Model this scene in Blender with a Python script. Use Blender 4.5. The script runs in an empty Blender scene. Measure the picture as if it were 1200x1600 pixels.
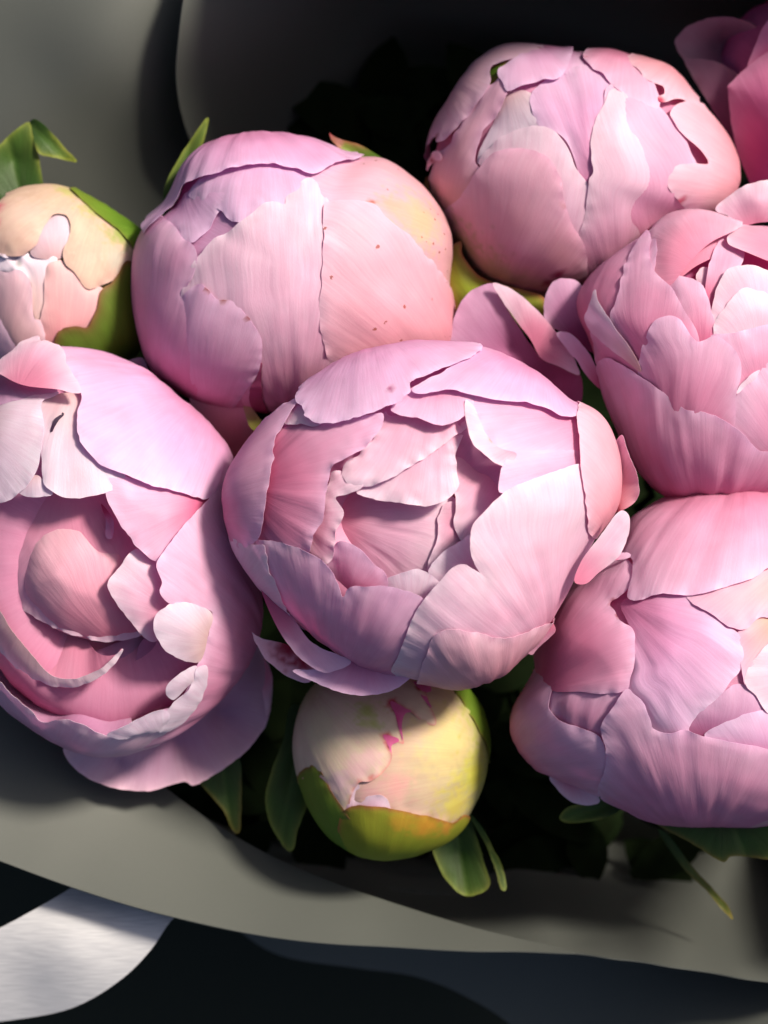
import bpy, math, random
import numpy as np
from mathutils import Vector
from mathutils.geometry import delaunay_2d_cdt

scene = bpy.context.scene
rng = np.random.RandomState(7)
random.seed(7)

# ------------------------------------------------------------------ camera
S = 0.0002            # metres per photo pixel in the reference plane (z = 0)
D = 0.85              # camera height above that plane
cam_d = bpy.data.cameras.new('camera')
cam = bpy.data.objects.new('camera', cam_d)
scene.collection.objects.link(cam)
cam.location = (0, 0, D)
cam_d.sensor_fit = 'HORIZONTAL'
cam_d.sensor_width = 36.0
cam_d.lens = 36.0 * D / (1200 * S)
cam_d.clip_start = 0.05
cam_d.clip_end = 50
cam_d.dof.use_dof = True
cam_d.dof.focus_distance = D - 0.015
cam_d.dof.aperture_fstop = 11
scene.camera = cam
scene.render.resolution_x = 768
scene.render.resolution_y = 1024

# ------------------------------------------------------------------ light
SUN_AZ = math.radians(40)      # measured from +X (picture right) towards +Y (picture top)
SUN_EL = math.radians(43)
world = bpy.data.worlds.new('World')
scene.world = world
world.use_nodes = True
wn = world.node_tree.nodes
wl = world.node_tree.links
bg = wn['Background']
sky = wn.new('ShaderNodeTexSky')
sky.sky_type = 'NISHITA'
sky.sun_disc = False
sky.sun_elevation = SUN_EL
sky.sun_rotation = math.pi / 2 - SUN_AZ
sky.air_density = 0.7
sky.dust_density = 4.0
sky.ozone_density = 0.3
wl.new(sky.outputs[0], bg.inputs[0])
bg.inputs[1].default_value = 0.076
sun_d = bpy.data.lights.new('sun', 'SUN')
sun_d.energy = 4.4
sun_d.angle = math.radians(9.0)
sun_d.color = (1.0, 0.88, 0.72)
sun = bpy.data.objects.new('sun', sun_d)
scene.collection.objects.link(sun)
sdir = Vector((math.cos(SUN_EL) * math.cos(SUN_AZ), math.cos(SUN_EL) * math.sin(SUN_AZ), math.sin(SUN_EL)))
sun.rotation_euler = sdir.to_track_quat('Z', 'Y').to_euler()
sun.location = sdir * 2
vs = scene.view_settings
vs.view_transform = 'Standard'
vs.look = 'None'
vs.exposure = 0.55
vs.gamma = 1.0
vs.use_curve_mapping = False
scene.cycles.max_bounces = 6
scene.cycles.diffuse_bounces = 4
scene.cycles.transmission_bounces = 4
scene.cycles.caustics_reflective = False
scene.cycles.caustics_refractive = False

# ------------------------------------------------------------------ helpers
def tag(o, label=None, cat=None, group=None, kind=None):
    if label: o['label'] = label
    if cat: o['category'] = cat
    if group: o['group'] = group
    if kind: o['kind'] = kind
    return o

_perm = np.random.RandomState(3).permutation(512)
_perm = np.concatenate([_perm, _perm])
_grad = np.random.RandomState(4).uniform(-1, 1, 512)

def vnoise(x, y):
    """smooth value noise in [-1, 1], vectorised"""
    x = np.asarray(x, float); y = np.asarray(y, float)
    xi = np.floor(x).astype(int); yi = np.floor(y).astype(int)
    xf = x - xi; yf = y - yi
    u = xf * xf * (3 - 2 * xf); v = yf * yf * (3 - 2 * yf)
    def g(a, b):
        return _grad[_perm[(_perm[a & 511] + b) & 511] & 511]
    a = g(xi, yi) * (1 - u) + g(xi + 1, yi) * u
    b = g(xi, yi + 1) * (1 - u) + g(xi + 1, yi + 1) * u
    return a * (1 - v) + b * v

def fbm(x, y, o=3):
    s = 0; a = 1.0; n = 0
    for i in range(o):
        s = s + a * vnoise(x * 2 ** i + 17 * i, y * 2 ** i + 31 * i); n += a; a *= 0.5
    return s / n

def sstep(a, b, x):
    t = np.clip((x - a) / (b - a), 0, 1)
    return t * t * (3 - 2 * t)

def parse(s):
    out = []
    for tok in s.split():
        v = [float(q) for q in tok.split(',')]
        if len(v) == 2: v.append(0.0)
        out.append(v[:3])
    return np.array(out)

def catmull(P, step):
    """closed centripetal-ish Catmull-Rom through P, resampled evenly"""
    n = len(P); out = []
    for i in range(n):
        p0, p1, p2, p3 = P[i - 1], P[i], P[(i + 1) % n], P[(i + 2) % n]
        L = np.linalg.norm(p2 - p1)
        m = max(2, int(L / (step * 0.5)))
        d01 = max(np.linalg.norm(p1 - p0), 1e-6) ** .5
        d12 = max(L, 1e-6) ** .5
        d23 = max(np.linalg.norm(p3 - p2), 1e-6) ** .5
        m1 = (p2 - p1) + d12 * ((p1 - p0) / d01 - (p2 - p0) / (d01 + d12))
        m2 = (p2 - p1) + d12 * ((p3 - p2) / d23 - (p3 - p1) / (d12 + d23))
        t = np.linspace(0, 1, m, endpoint=False)[:, None]
        out.append((2 * t**3 - 3 * t**2 + 1) * p1 + (t**3 - 2 * t**2 + t) * m1 + (-2 * t**3 + 3 * t**2) * p2 + (t**3 - t**2) * m2)
    Q = np.concatenate(out)
    Qc = np.vstack([Q, Q[:1]])
    seg = np.linalg.norm(np.diff(Qc, axis=0), axis=1)
    arc = np.concatenate([[0], np.cumsum(seg)])
    m = max(12, int(arc[-1] / step))
    s = np.linspace(0, arc[-1], m, endpoint=False)
    return np.stack([np.interp(s, arc, Qc[:, k]) for k in range(2)], 1), s

def inside_poly(P, Q):
    x, y = Q[:, 0], Q[:, 1]
    ins = np.zeros(len(Q), bool)
    n = len(P); j = n - 1
    for i in range(n):
        xi, yi = P[i]; xj, yj = P[j]
        c = ((yi > y) != (yj > y)) & (x < (xj - xi) * (y - yi) / (yj - yi + 1e-12) + xi)
        ins ^= c
        j = i
    return ins

def edge_dist(P, Q):
    A = P; B = np.roll(P, -1, 0)
    d = np.full(len(Q), 1e9)
    AB = B - A; L2 = (AB ** 2).sum(1) + 1e-9
    for k in range(0, len(Q), 4000):
        q = Q[k:k + 4000]
        t = np.clip(((q[:, None] - A[None]) * AB[None]).sum(2) / L2[None], 0, 1)
        pr = A[None] + t[..., None] * AB[None]
        d[k:k + 4000] = np.sqrt(((q[:, None] - pr) ** 2).sum(2)).min(1)
    return d

def rbf(C, hv, Q, cubic=False):
    """smooth surface through the control heights"""
    if np.ptp(hv) < 1e-6:
        return np.full(len(Q), hv[0])
    n = len(C)
    r = np.sqrt(((C[:, None] - C[None]) ** 2).sum(2))
    sc = max(r.max(), 1e-6)
    A = np.zeros((n + 3, n + 3))
    A[:n, :n] = (r / sc) ** 3 + np.eye(n) * 1e-5 if cubic else r / sc * (-1) - np.eye(n) * 0.004
    A[:n, n] = 1; A[n, :n] = 1
    A[:n, n + 1:] = C / sc; A[n + 1:, :n] = C.T / sc
    b = np.zeros(n + 3); b[:n] = hv
    w = np.linalg.lstsq(A, b, rcond=None)[0]
    rq = np.sqrt(((Q[:, None] - C[None]) ** 2).sum(2)) / sc
    rq = -rq ** 3 if cubic else rq
    return -rq @ w[:n] + w[n] + (Q / sc) @ w[n + 1:]

def unproject(px, py, z):
    """world point of photo pixel (px, py) standing z pixels above the reference plane"""
    f = (D - z * S) / D
    return np.stack([(px - 600) * S * f, -(py - 800) * S * f, z * S], -1)

def mesh_obj(name, co, faces, mat, parent=None, attrs=None, thick=None):
    co = np.asarray(co, float)
    if thick is not None and not np.isscalar(thick):
        # closed sheet: front, back and a rim with its own vertices so the margin stays crisp
        Fa = np.array(faces); n = len(co)
        fn = np.cross(co[Fa[:, 1]] - co[Fa[:, 0]], co[Fa[:, 2]] - co[Fa[:, 0]])
        vn = np.zeros_like(co)
        for j in range(3): np.add.at(vn, Fa[:, j], fn)
        vn /= np.linalg.norm(vn, axis=1)[:, None] + 1e-12
        back = co - vn * np.asarray(thick)[:, None]
        E = {}
        for f in faces:
            for a, b in ((f[0], f[1]), (f[1], f[2]), (f[2], f[0])):
                E[(a, b)] = 1
        be = [(a, b) for (a, b) in E if (b, a) not in E]
        rv = sorted({v for e in be for v in e}); ix = {v: k for k, v in enumerate(rv)}
        m_ = len(rv); o1 = 2 * n; o2 = 2 * n + m_
        faces = [list(f) for f in faces] + [[v + n for v in f[::-1]] for f in faces] + \
                [[o1 + ix[b], o1 + ix[a], o2 + ix[a], o2 + ix[b]] for a, b in be]
        co = np.vstack([co, back, co[rv], back[rv]])
        if attrs:
            attrs = {k: (t, np.vstack([np.asarray(d), np.asarray(d), np.asarray(d)[rv], np.asarray(d)[rv]])) for k, (t, d) in attrs.items()}
        thick = None
    me = bpy.data.meshes.new(name)
    me.from_pydata([tuple(c) for c in co], [], faces)
    me.update()
    me.polygons.foreach_set('use_smooth', [True] * len(me.polygons))
    if attrs:
        for k, (typ, data) in attrs.items():
            a = me.attributes.new(k, typ, 'POINT')
            if typ == 'FLOAT_COLOR':
                a.data.foreach_set('color', np.asarray(data, np.float32).ravel())
            else:
                a.data.foreach_set('vector', np.asarray(data, np.float32).ravel())
    me.materials.append(mat)
    o = bpy.data.objects.new(name, me)
    scene.collection.objects.link(o)
    if parent is not None:
        o.parent = parent
        o.matrix_parent_inverse = parent.matrix_world.inverted() if False else o.matrix_parent_inverse
    if thick:
        m = o.modifiers.new('thickness', 'SOLIDIFY')
        m.thickness = thick; m.offset = -1.0
    return o

# ------------------------------------------------------------------ materials
def nd(nt, t, **kw):
    n = nt.nodes.new(t)
    for k, v in kw.items():
        setattr(n, k, v)
    return n

def math_n(nt, op, a, b=None, clamp=False):
    n = nd(nt, 'ShaderNodeMath', operation=op)
    n.use_clamp = clamp
    for i, v in enumerate((a, b)):
        if v is None: continue
        if isinstance(v, (int, float)): n.inputs[i].default_value = v
        else: nt.links.new(v, n.inputs[i])
    return n.outputs[0]

def petal_material(name, trans=0.45, rough=0.46, vein=0.075, bump=0.085, speck=False, pleat=4.0, sss=0.0, spec=0.28, sheen=0.0):
    m = bpy.data.materials.new(name); m.use_nodes = True
    nt = m.node_tree; L = nt.links
    for n in list(nt.nodes): nt.nodes.remove(n)
    out = nd(nt, 'ShaderNodeOutputMaterial')
    col = nd(nt, 'ShaderNodeAttribute', attribute_name='Col')
    vn = nd(nt, 'ShaderNodeAttribute', attribute_name='vein')
    mp = nd(nt, 'ShaderNodeMapping'); mp.inputs['Scale'].default_value = (0.26, 0.012, 0.0)
    L.new(vn.outputs['Vector'], mp.inputs['Vector'])
    n1 = nd(nt, 'ShaderNodeTexNoise'); n1.inputs['Scale'].default_value = 1.0
    n1.inputs['Detail'].default_value = 4; n1.inputs['Roughness'].default_value = 0.6
    L.new(mp.outputs[0], n1.inputs['Vector'])
    mp2 = nd(nt, 'ShaderNodeMapping'); mp2.inputs['Scale'].default_value = (0.03, 0.02, 0.0)
    L.new(vn.outputs['Vector'], mp2.inputs['Vector'])
    n2 = nd(nt, 'ShaderNodeTexNoise'); n2.inputs['Scale'].default_value = 1.0
    n2.inputs['Detail'].default_value = 3
    L.new(mp2.outputs[0], n2.inputs['Vector'])
    mp3 = nd(nt, 'ShaderNodeMapping'); mp3.inputs['Scale'].default_value = (0.8, 0.2, 0.0)
    L.new(vn.outputs['Vector'], mp3.inputs['Vector'])
    n3 = nd(nt, 'ShaderNodeTexNoise'); n3.inputs['Scale'].default_value = 1.0
    n3.inputs['Detail'].default_value = 3
    L.new(mp3.outputs[0], n3.inputs['Vector'])
    # streak factor around 0
    s1 = math_n(nt, 'SUBTRACT', n1.outputs[0], 0.5)
    s2 = math_n(nt, 'SUBTRACT', n2.outputs[0], 0.5)
    s3 = math_n(nt, 'SUBTRACT', n3.outputs[0], 0.5)
    f = math_n(nt, 'ADD', math_n(nt, 'MULTIPLY', s1, vein * 2.6), math_n(nt, 'MULTIPLY', s2, vein * 1.6))
    f = math_n(nt, 'ADD', f, math_n(nt, 'MULTIPLY', s3, vein * 0.8))
    # darker, more saturated along the veins: scale g,b more than r
    comb = nd(nt, 'ShaderNodeCombineColor')
    L.new(math_n(nt, 'ADD', math_n(nt, 'MULTIPLY', f, 0.45), 1.0), comb.inputs[0])
    L.new(math_n(nt, 'ADD', math_n(nt, 'MULTIPLY', f, 1.5), 1.0), comb.inputs[1])
    L.new(math_n(nt, 'ADD', math_n(nt, 'MULTIPLY', f, 1.0), 1.0), comb.inputs[2])
    mul = nd(nt, 'ShaderNodeMix', data_type='RGBA', blend_type='MULTIPLY'); mul.inputs[0].default_value = 1.0
    L.new(col.outputs['Color'], mul.inputs[6]); L.new(comb.outputs[0], mul.inputs[7])
    c = mul.outputs[2]
    if speck:
        v = nd(nt, 'ShaderNodeTexVoronoi'); v.inputs['Scale'].default_value = 1.0
        mp4 = nd(nt, 'ShaderNodeMapping'); mp4.inputs['Scale'].default_value = (0.045, 0.06, 0.0)
        L.new(vn.outputs['Vector'], mp4.inputs['Vector']); L.new(mp4.outputs[0], v.inputs['Vector'])
        near = math_n(nt, 'LESS_THAN', v.outputs['Distance'], math_n(nt, 'ADD', math_n(nt, 'MULTIPLY', n3.outputs[0], 0.30), 0.0))
        sep = nd(nt, 'ShaderNodeSeparateColor'); L.new(v.outputs['Color'], sep.inputs[0])
        sel = math_n(nt, 'GREATER_THAN', sep.outputs[0], 0.62)
        mx = nd(nt, 'ShaderNodeMix', data_type='RGBA')
        L.new(math_n(nt, 'MULTIPLY', math_n(nt, 'MULTIPLY', near, sel), 0.8), mx.inputs[0])
        L.new(c, mx.inputs[6]); mx.inputs[7].default_value = (0.40, 0.09, 0.06, 1)
        c = mx.outputs[2]
    mp5 = nd(nt, 'ShaderNodeMapping'); mp5.inputs['Scale'].default_value = (0.055, 0.007, 0.0)
    L.new(vn.outputs['Vector'], mp5.inputs['Vector'])
    n5 = nd(nt, 'ShaderNodeTexNoise'); n5.inputs['Scale'].default_value = 1.0
    n5.inputs['Detail'].default_value = 2; n5.inputs['Distortion'].default_value = 0.3
    L.new(mp5.outputs[0], n5.inputs['Vector'])
    hgt = math_n(nt, 'ADD', math_n(nt, 'MULTIPLY', s1, 1.0), math_n(nt, 'MULTIPLY', s3, 0.5))
    hgt = math_n(nt, 'ADD', hgt, math_n(nt, 'MULTIPLY', n5.outputs[0], pleat))
    bp = nd(nt, 'ShaderNodeBump'); bp.inputs['Strength'].default_value = bump; bp.inputs['Distance'].default_value = 0.0012
    L.new(hgt, bp.inputs['Height'])
    pr = nd(nt, 'ShaderNodeBsdfPrincipled')
    L.new(c, pr.inputs['Base Color']); L.new(bp.outputs[0], pr.inputs['Normal'])
    pr.inputs['Roughness'].default_value = rough
    pr.inputs['Specular IOR Level'].default_value = spec
    pr.inputs['Sheen Weight'].default_value = sheen
    pr.inputs['Sheen Roughness'].default_value = 0.5
    pr.inputs['Subsurface Weight'].default_value = sss
    pr.inputs['Subsurface Radius'].default_value = (1.0, 0.4, 0.5)
    pr.inputs['Subsurface Scale'].default_value = 0.003
    tr = nd(nt, 'ShaderNodeBsdfTranslucent')
    gm_ = nd(nt, 'ShaderNodeGamma'); gm_.inputs[1].default_value = 1.5; L.new(c, gm_.inputs[0]); L.new(gm_.outputs[0], tr.inputs['Color']); L.new(bp.outputs[0], tr.inputs['Normal'])
    ms = nd(nt, 'ShaderNodeMixShader'); ms.inputs[0].default_value = trans
    L.new(pr.outputs[0], ms.inputs[1]); L.new(tr.outputs[0], ms.inputs[2])
    L.new(ms.outputs[0], out.inputs[0])
    return m

M_PETAL = petal_material('petal_skin')
M_SPECK = petal_material('speckled_petal_skin', speck=True)
M_BUD = petal_material('bud_skin', trans=0.12, rough=0.6, vein=0.09, bump=0.08, spec=0.2, pleat=2.0)
M_LEAF = petal_material('leaf_skin', trans=0.15, rough=0.5, vein=0.2, bump=0.2, spec=0.3, pleat=2.0)

def paper_material(name, color, rough=0.55, trans=0.12, bump=0.03):
    m = bpy.data.materials.new(name); m.use_nodes = True
    nt = m.node_tree; L = nt.links
    pr = nt.nodes['Principled BSDF']; out = nt.nodes['Material Output']
    tc = nd(nt, 'ShaderNodeTexCoord')
    n = nd(nt, 'ShaderNodeTexNoise'); n.inputs['Scale'].default_value = 900; n.inputs['Detail'].default_value = 5
    L.new(tc.outputs['Object'], n.inputs['Vector'])
    n2 = nd(nt, 'ShaderNodeTexNoise'); n2.inputs['Scale'].default_value = 14; n2.inputs['Detail'].default_value = 4
    L.new(tc.outputs['Object'], n2.inputs['Vector'])
    r = nd(nt, 'ShaderNodeMapRange'); r.inputs[3].default_value = 0.90; r.inputs[4].default_value = 1.10
    L.new(math_n(nt, 'ADD', math_n(nt, 'MULTIPLY', n.outputs[0], 0.35), math_n(nt, 'MULTIPLY', n2.outputs[0], 0.65)), r.inputs[0])
    mul = nd(nt, 'ShaderNodeMix', data_type='RGBA', blend_type='MULTIPLY'); mul.inputs[0].default_value = 1
    mul.inputs[6].default_value = (*color, 1); L.new(r.outputs[0], mul.inputs[7])
    L.new(mul.outputs[2], pr.inputs['Base Color'])
    pr.inputs['Roughness'].default_value = rough
    pr.inputs['Specular IOR Level'].default_value = 0.3
    bp = nd(nt, 'ShaderNodeBump'); bp.inputs['Strength'].default_value = bump * 3; bp.inputs['Distance'].default_value = 0.0003
    L.new(n.outputs[0], bp.inputs['Height']); L.new(bp.outputs[0], pr.inputs['Normal'])
    tr = nd(nt, 'ShaderNodeBsdfTranslucent'); L.new(mul.outputs[2], tr.inputs[0])
    ms = nd(nt, 'ShaderNodeMixShader'); ms.inputs[0].default_value = trans
    L.new(pr.outputs[0], ms.inputs[1]); L.new(tr.outputs[0], ms.inputs[2]); L.new(ms.outputs[0], out.inputs[0])
    return m

M_PAPER = paper_material('grey_wrapping_paper', (0.088, 0.097, 0.091))
M_GROUND = paper_material('dark_table_top', (0.013, 0.018, 0.013), rough=0.9, trans=0.0, bump=0.05)

def ribbon_material():
    m = bpy.data.materials.new('white_satin'); m.use_nodes = True
    nt = m.node_tree; L = nt.links
    pr = nt.nodes['Principled BSDF']
    pr.inputs['Base Color'].default_value = (0.44, 0.45, 0.48, 1)
    pr.inputs['Roughness'].default_value = 0.3
    pr.inputs['Anisotropic'].default_value = 0.6
    pr.inputs['Sheen Weight'].default_value = 0.3
    vn = nd(nt, 'ShaderNodeTexCoord')
    mp = nd(nt, 'ShaderNodeMapping'); mp.inputs['Rotation'].default_value = (0, 0, 0.6); mp.inputs['Scale'].default_value = (120, 2200, 1)
    L.new(vn.outputs['Object'], mp.inputs[0])
    n = nd(nt, 'ShaderNodeTexNoise'); n.inputs['Scale'].default_value = 1; n.inputs['Detail'].default_value = 3
    L.new(mp.outputs[0], n.inputs['Vector'])
    bp = nd(nt, 'ShaderNodeBump'); bp.inputs['Strength'].default_value = 0.12; bp.inputs['Distance'].default_value = 0.0003
    L.new(n.outputs[0], bp.inputs['Height']); L.new(bp.outputs[0], pr.inputs['Normal'])
    cr = nd(nt, 'ShaderNodeValToRGB')
    cr.color_ramp.elements[0].position = 0.3; cr.color_ramp.elements[0].color = (0.36, 0.37, 0.41, 1)
    cr.color_ramp.elements[1].position = 0.7; cr.color_ramp.elements[1].color = (0.52, 0.53, 0.56, 1)
    L.new(n.outputs[0], cr.inputs[0]); L.new(cr.outputs[0], pr.inputs['Base Color'])
    return m
M_RIBBON = ribbon_material()

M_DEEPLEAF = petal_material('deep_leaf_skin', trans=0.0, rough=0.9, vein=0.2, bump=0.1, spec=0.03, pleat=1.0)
# ------------------------------------------------------------------ palettes (base, middle, margin): pigment, one with shade put in
PAL = {
    'pink':   ((0.70, 0.215, 0.37), (0.80, 0.42, 0.545), (0.86, 0.60, 0.665)),
    'pale':   ((0.78, 0.42, 0.53), (0.84, 0.575, 0.65), (0.88, 0.71, 0.745)),
    'lilac':  ((0.70, 0.33, 0.51), (0.78, 0.47, 0.645), (0.84, 0.62, 0.735)),
    'deep':   ((0.55, 0.085, 0.21), (0.68, 0.23, 0.39), (0.78, 0.45, 0.55)),
    'mauve':  ((0.46, 0.11, 0.27), (0.56, 0.235, 0.40), (0.78, 0.50, 0.60)),
    'salmon': ((0.72, 0.33, 0.34), (0.83, 0.47, 0.49), (0.86, 0.60, 0.62)),
    'white':  ((0.74, 0.52, 0.60), (0.80, 0.66, 0.72), (0.84, 0.76, 0.79)),
    'peach':  ((0.72, 0.44, 0.36), (0.82, 0.50, 0.52), (0.86, 0.60, 0.63)),
    'cream':  ((0.30, 0.33, 0.06), (0.52, 0.43, 0.18), (0.62, 0.45, 0.32)),
    'creamp': ((0.36, 0.36, 0.15), (0.60, 0.47, 0.37), (0.66, 0.44, 0.43)),
    'pinkgreen': ((0.42, 0.40, 0.16), (0.80, 0.43, 0.47), (0.85, 0.56, 0.60)),
    'plumshade':   ((0.52, 0.22, 0.42), (0.60, 0.34, 0.54), (0.82, 0.58, 0.72)),  # purple shade inside the cups put into the colour
    'creampink': ((0.26, 0.30, 0.05), (0.56, 0.40, 0.31), (0.64, 0.42, 0.38)),
    'creamred': ((0.36, 0.36, 0.15), (0.60, 0.49, 0.38), (0.58, 0.20, 0.20)),
    'magenta':((0.72, 0.09, 0.34), (0.78, 0.22, 0.50), (0.82, 0.40, 0.64)),
    'green':  ((0.06, 0.13, 0.015), (0.13, 0.20, 0.022), (0.24, 0.12, 0.03)),
    'sepal':  ((0.06, 0.14, 0.010), (0.11, 0.20, 0.018), (0.28, 0.07, 0.05)),
    'sepaly': ((0.08, 0.18, 0.010), (0.21, 0.25, 0.018), (0.36, 0.07, 0.05)),
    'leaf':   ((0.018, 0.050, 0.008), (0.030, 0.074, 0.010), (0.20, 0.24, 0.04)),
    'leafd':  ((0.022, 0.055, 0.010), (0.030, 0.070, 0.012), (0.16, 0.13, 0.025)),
}

for _k in ('pink', 'pale', 'lilac', 'deep', 'salmon', 'mauve', 'peach', 'white', 'pinkgreen'):
    PAL[_k] = tuple((c[0] * 1.0, c[1] * (q if _k not in ('white', 'peach') else 1.0) * 0.98, min(0.86, c[2] * (q + 0.18))) for c, q in zip(PAL[_k], (0.66, 0.91, 1.08)))

class Flower:
    def __init__(self, name, label, cat, group, o, k, sil, center, c, z, curv=1.0):
        self.o = np.array(o, float); self.k = k
        P = parse(sil)[:, :2]
        P = self.o + P * k
        self.c0 = self.o + np.array(center, float) * k
        Q, _ = catmull(P, 3.0)
        dx = Q[:, 0] - self.c0[0]; dy = -(Q[:, 1] - self.c0[1])
        a = np.arctan2(dy, dx); r = np.hypot(dx, dy)
        i = np.argsort(a); a = a[i]; r = r[i]
        A = np.linspace(-math.pi, math.pi, 720, endpoint=False)
        R = np.interp(A, a, r, period=2 * math.pi)
        kk = np.exp(-np.linspace(-3, 3, 41) ** 2 / 2); kk /= kk.sum()
        R = np.convolve(np.concatenate([R[-20:], R, R[:20]]), kk, 'same')[20:-20]
        self.A = A; self.R = R; self.Rm = R.mean(); self.c = c; self.z = z
        f = (D - z * S) / D
        self.s = S * f
        self.origin = unproject(np.array(self.c0[0]), np.array(self.c0[1]), z)
        # local frame: the flower leans along the line towards the viewer's point above the bouquet
        v = np.array([0, 0, D]) - self.origin
        self.n = v / np.linalg.norm(v)
        self.ex = np.array([1, 0, 0]) - self.n * self.n[0]; self.ex /= np.linalg.norm(self.ex)
        self.ey = np.cross(self.n, self.ex)
        self.root = bpy.data.objects.new(name, None)
        scene.collection.objects.link(self.root)
        self.root.empty_display_size = 0.02
        self.root.location = self.origin
        tag(self.root, label, cat, group)
        self.seed = 0

    def Rs(self, phi):
        return np.interp(phi, self.A, self.R, period=2 * math.pi)

    def to_chart(self, px, py, h):
        dx = px - self.c0[0]; dy = -(py - self.c0[1])
        phi = np.arctan2(dy, dx); rho = np.hypot(dx, dy)
        r = rho / (self.Rs(phi) * (1 + h / self.Rm))
        th = np.where(r <= 1, np.arcsin(np.clip(r, 0, 1)), math.pi - np.arcsin(np.clip(2 - r, 0.25, 1)))
        return np.stack([th * np.cos(phi), th * np.sin(phi)], -1) * self.Rm

    def from_chart(self, uv, h):
        th = np.hypot(uv[:, 0], uv[:, 1]) / self.Rm
        phi = np.arctan2(uv[:, 1], uv[:, 0])
        R = self.Rs(phi)
        f = 1 + h / self.Rm
        return np.stack([R * np.sin(th) * np.cos(phi) * f, R * np.sin(th) * np.sin(phi) * f, self.c * np.cos(th) + h * np.cos(th) ], -1)

    def to_world(self, p):
        """flower-local pixels -> object space of the root"""
        return (p[:, 0:1] * self.ex + p[:, 1:2] * self.ey + p[:, 2:3] * self.n) * self.s

    def petal(self, pts, h=0.0, base=None, pal='pink', name='petal', flat=False, inner='', puff=5.0, pw=45.0,
              curl=0.0, cw=22.0, lift=0.0, jag=0.85, wrinkle=1.0, ruff=1.2, mat=None, flecks=(), edge=16.0, edgew=0.7,
              thick=0.00022, grid=7.0, g0=0.0, g1=0.75, tint=(1, 1, 1), label=None, keep_edge=False, rib=0.0, tipw=0.65):
        self.seed += 1
        if not flat and -21 < h < 21: h *= 0.48
        sd = self.seed * 13.7 + self.c0[0]
        P = parse(pts)
        px = self.o[0] + P[:, 0] * self.k; py = self.o[1] + P[:, 1] * self.k
        if inner:
            I = parse(inner)
            ix = self.o[0] + I[:, 0] * self.k; iy = self.o[1] + I[:, 1] * self.k
        bpx = np.array(base, float) * self.k + self.o if base is not None else np.array([px.mean(), py.mean()])
        if flat:
            ch = lambda x, y, hh: np.stack([x - self.c0[0], -(y - self.c0[1])], -1)
        else:
            ch = lambda x, y, hh: self.to_chart(x, y, hh)
        C = ch(px, py, h + P[:, 2])
        ctrl = C; hv = P[:, 2]
        if inner:
            CI = ch(ix, iy, h + I[:, 2])
            ctrl = np.vstack([C, CI]); hv = np.concatenate([hv, I[:, 2]])
        B = ch(np.array([bpx[0]]), np.array([bpx[1]]), np.array([h]))[0]
        O, arc = catmull(C, 3.8)
        # uneven margin
        tan = np.roll(O, -1, 0) - np.roll(O, 1, 0)
        nr = np.stack([tan[:, 1], -tan[:, 0]], 1); nr /= np.linalg.norm(nr, axis=1)[:, None] + 1e-9
        dB = np.linalg.norm(O - B, axis=1); dmax = dB.max()
        wt = sstep(0.3, 0.6, dB / dmax)
        O = O + nr * (wt * jag * (vnoise(arc / 16 + sd, arc * 0 + sd) + 0.8 * vnoise(arc / 7 + sd, arc * 0 + 3 + sd)))[:, None]
        lo = O.min(0); hi = O.max(0)
        gx = np.arange(lo[0], hi[0], grid); gy = np.arange(lo[1], hi[1], grid * 0.866)
        G = np.stack(np.meshgrid(gx, gy), -1)
        G[1::2, :, 0] += grid / 2
        G = G.reshape(-1, 2)
        G = G[inside_poly(O, G)]
        if len(G):
            G = G[edge_dist(O, G) > grid * 0.55]
        V = np.vstack([O, G])
        n = len(O)
        res = delaunay_2d_cdt([Vector((float(a), float(b))) for a, b in V], [], [list(range(n))], 1, 1e-4)
        V = np.array([tuple(v) for v in res[0]])
        F = [list(f) for f in res[2]]
        de = edge_dist(O, V)
        d = V - B
        dist = np.linalg.norm(d, axis=1); t = dist / max(dmax, 1e-6)
        mean_dir = (V.mean(0) - B); ma = math.atan2(mean_dir[1], mean_dir[0])
        ang = np.arctan2(d[:, 1], d[:, 0]) - ma
        ang = (ang + math.pi) % (2 * math.pi) - math.pi
        u = ang * dmax * 0.75
        hh = rbf(ctrl, hv, V)
        hh = hh + puff * (1 - np.exp(-de / pw)) - puff * 0.5
        we = np.exp(-(de / cw) ** 1.5) * sstep(0.25, 0.6, t)
        hh = hh + 0.55 * curl * we + lift * sstep(0.35, 1.0, t)
        hh = hh + wrinkle * fbm(u / 26 + sd, dist / 150 + sd, 2) * sstep(0.05, 0.5, t)
        hh = hh + 2.2 * fbm(V[:, 0] / 75 + self.c0[0], V[:, 1] / 75, 2)
        hh = hh + ruff * 2.0 * np.exp(-de / 12) * vnoise(V[:, 0] / 15 + sd, V[:, 1] / 15) * sstep(0.3, 0.6, t)
        if rib:
            perp = np.abs(dist * np.sin(ang))
            hh = hh + rib * (1 - np.exp(-perp / 14))
        if flat:
            loc = np.stack([V[:, 0], V[:, 1], hh + h], -1)
            # unproject by own distance from the flower plane
        else:
            loc = self.from_chart(V, hh + h)
        # pigment
        b, m_, e = [np.array(c) for c in PAL[pal]]
        tt = t + 0.10 * fbm(V[:, 0] / 60 + sd, V[:, 1] / 60, 2)
        if g0 < 0: g0 *= 0.4
        w1 = sstep(g0, g1, tt)[:, None]
        colr = b * (1 - w1) + m_ * w1
        if pal.startswith(('sepal', 'leaf', 'green')): tipw = 0.1
        w2 = (sstep(0.45, 1.05, tt) * tipw)[:, None]
        colr = colr * (1 - w2) + e * w2
        w3 = (np.exp(-(de / edge)) * edgew * sstep(0.25, 0.55, t))[:, None]
        colr = colr * (1 - w3) + e * w3
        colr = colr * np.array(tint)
        colr = colr * (1 + 0.06 * fbm(V[:, 0] / 35 + sd + 5, V[:, 1] / 35, 2))[:, None]
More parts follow.
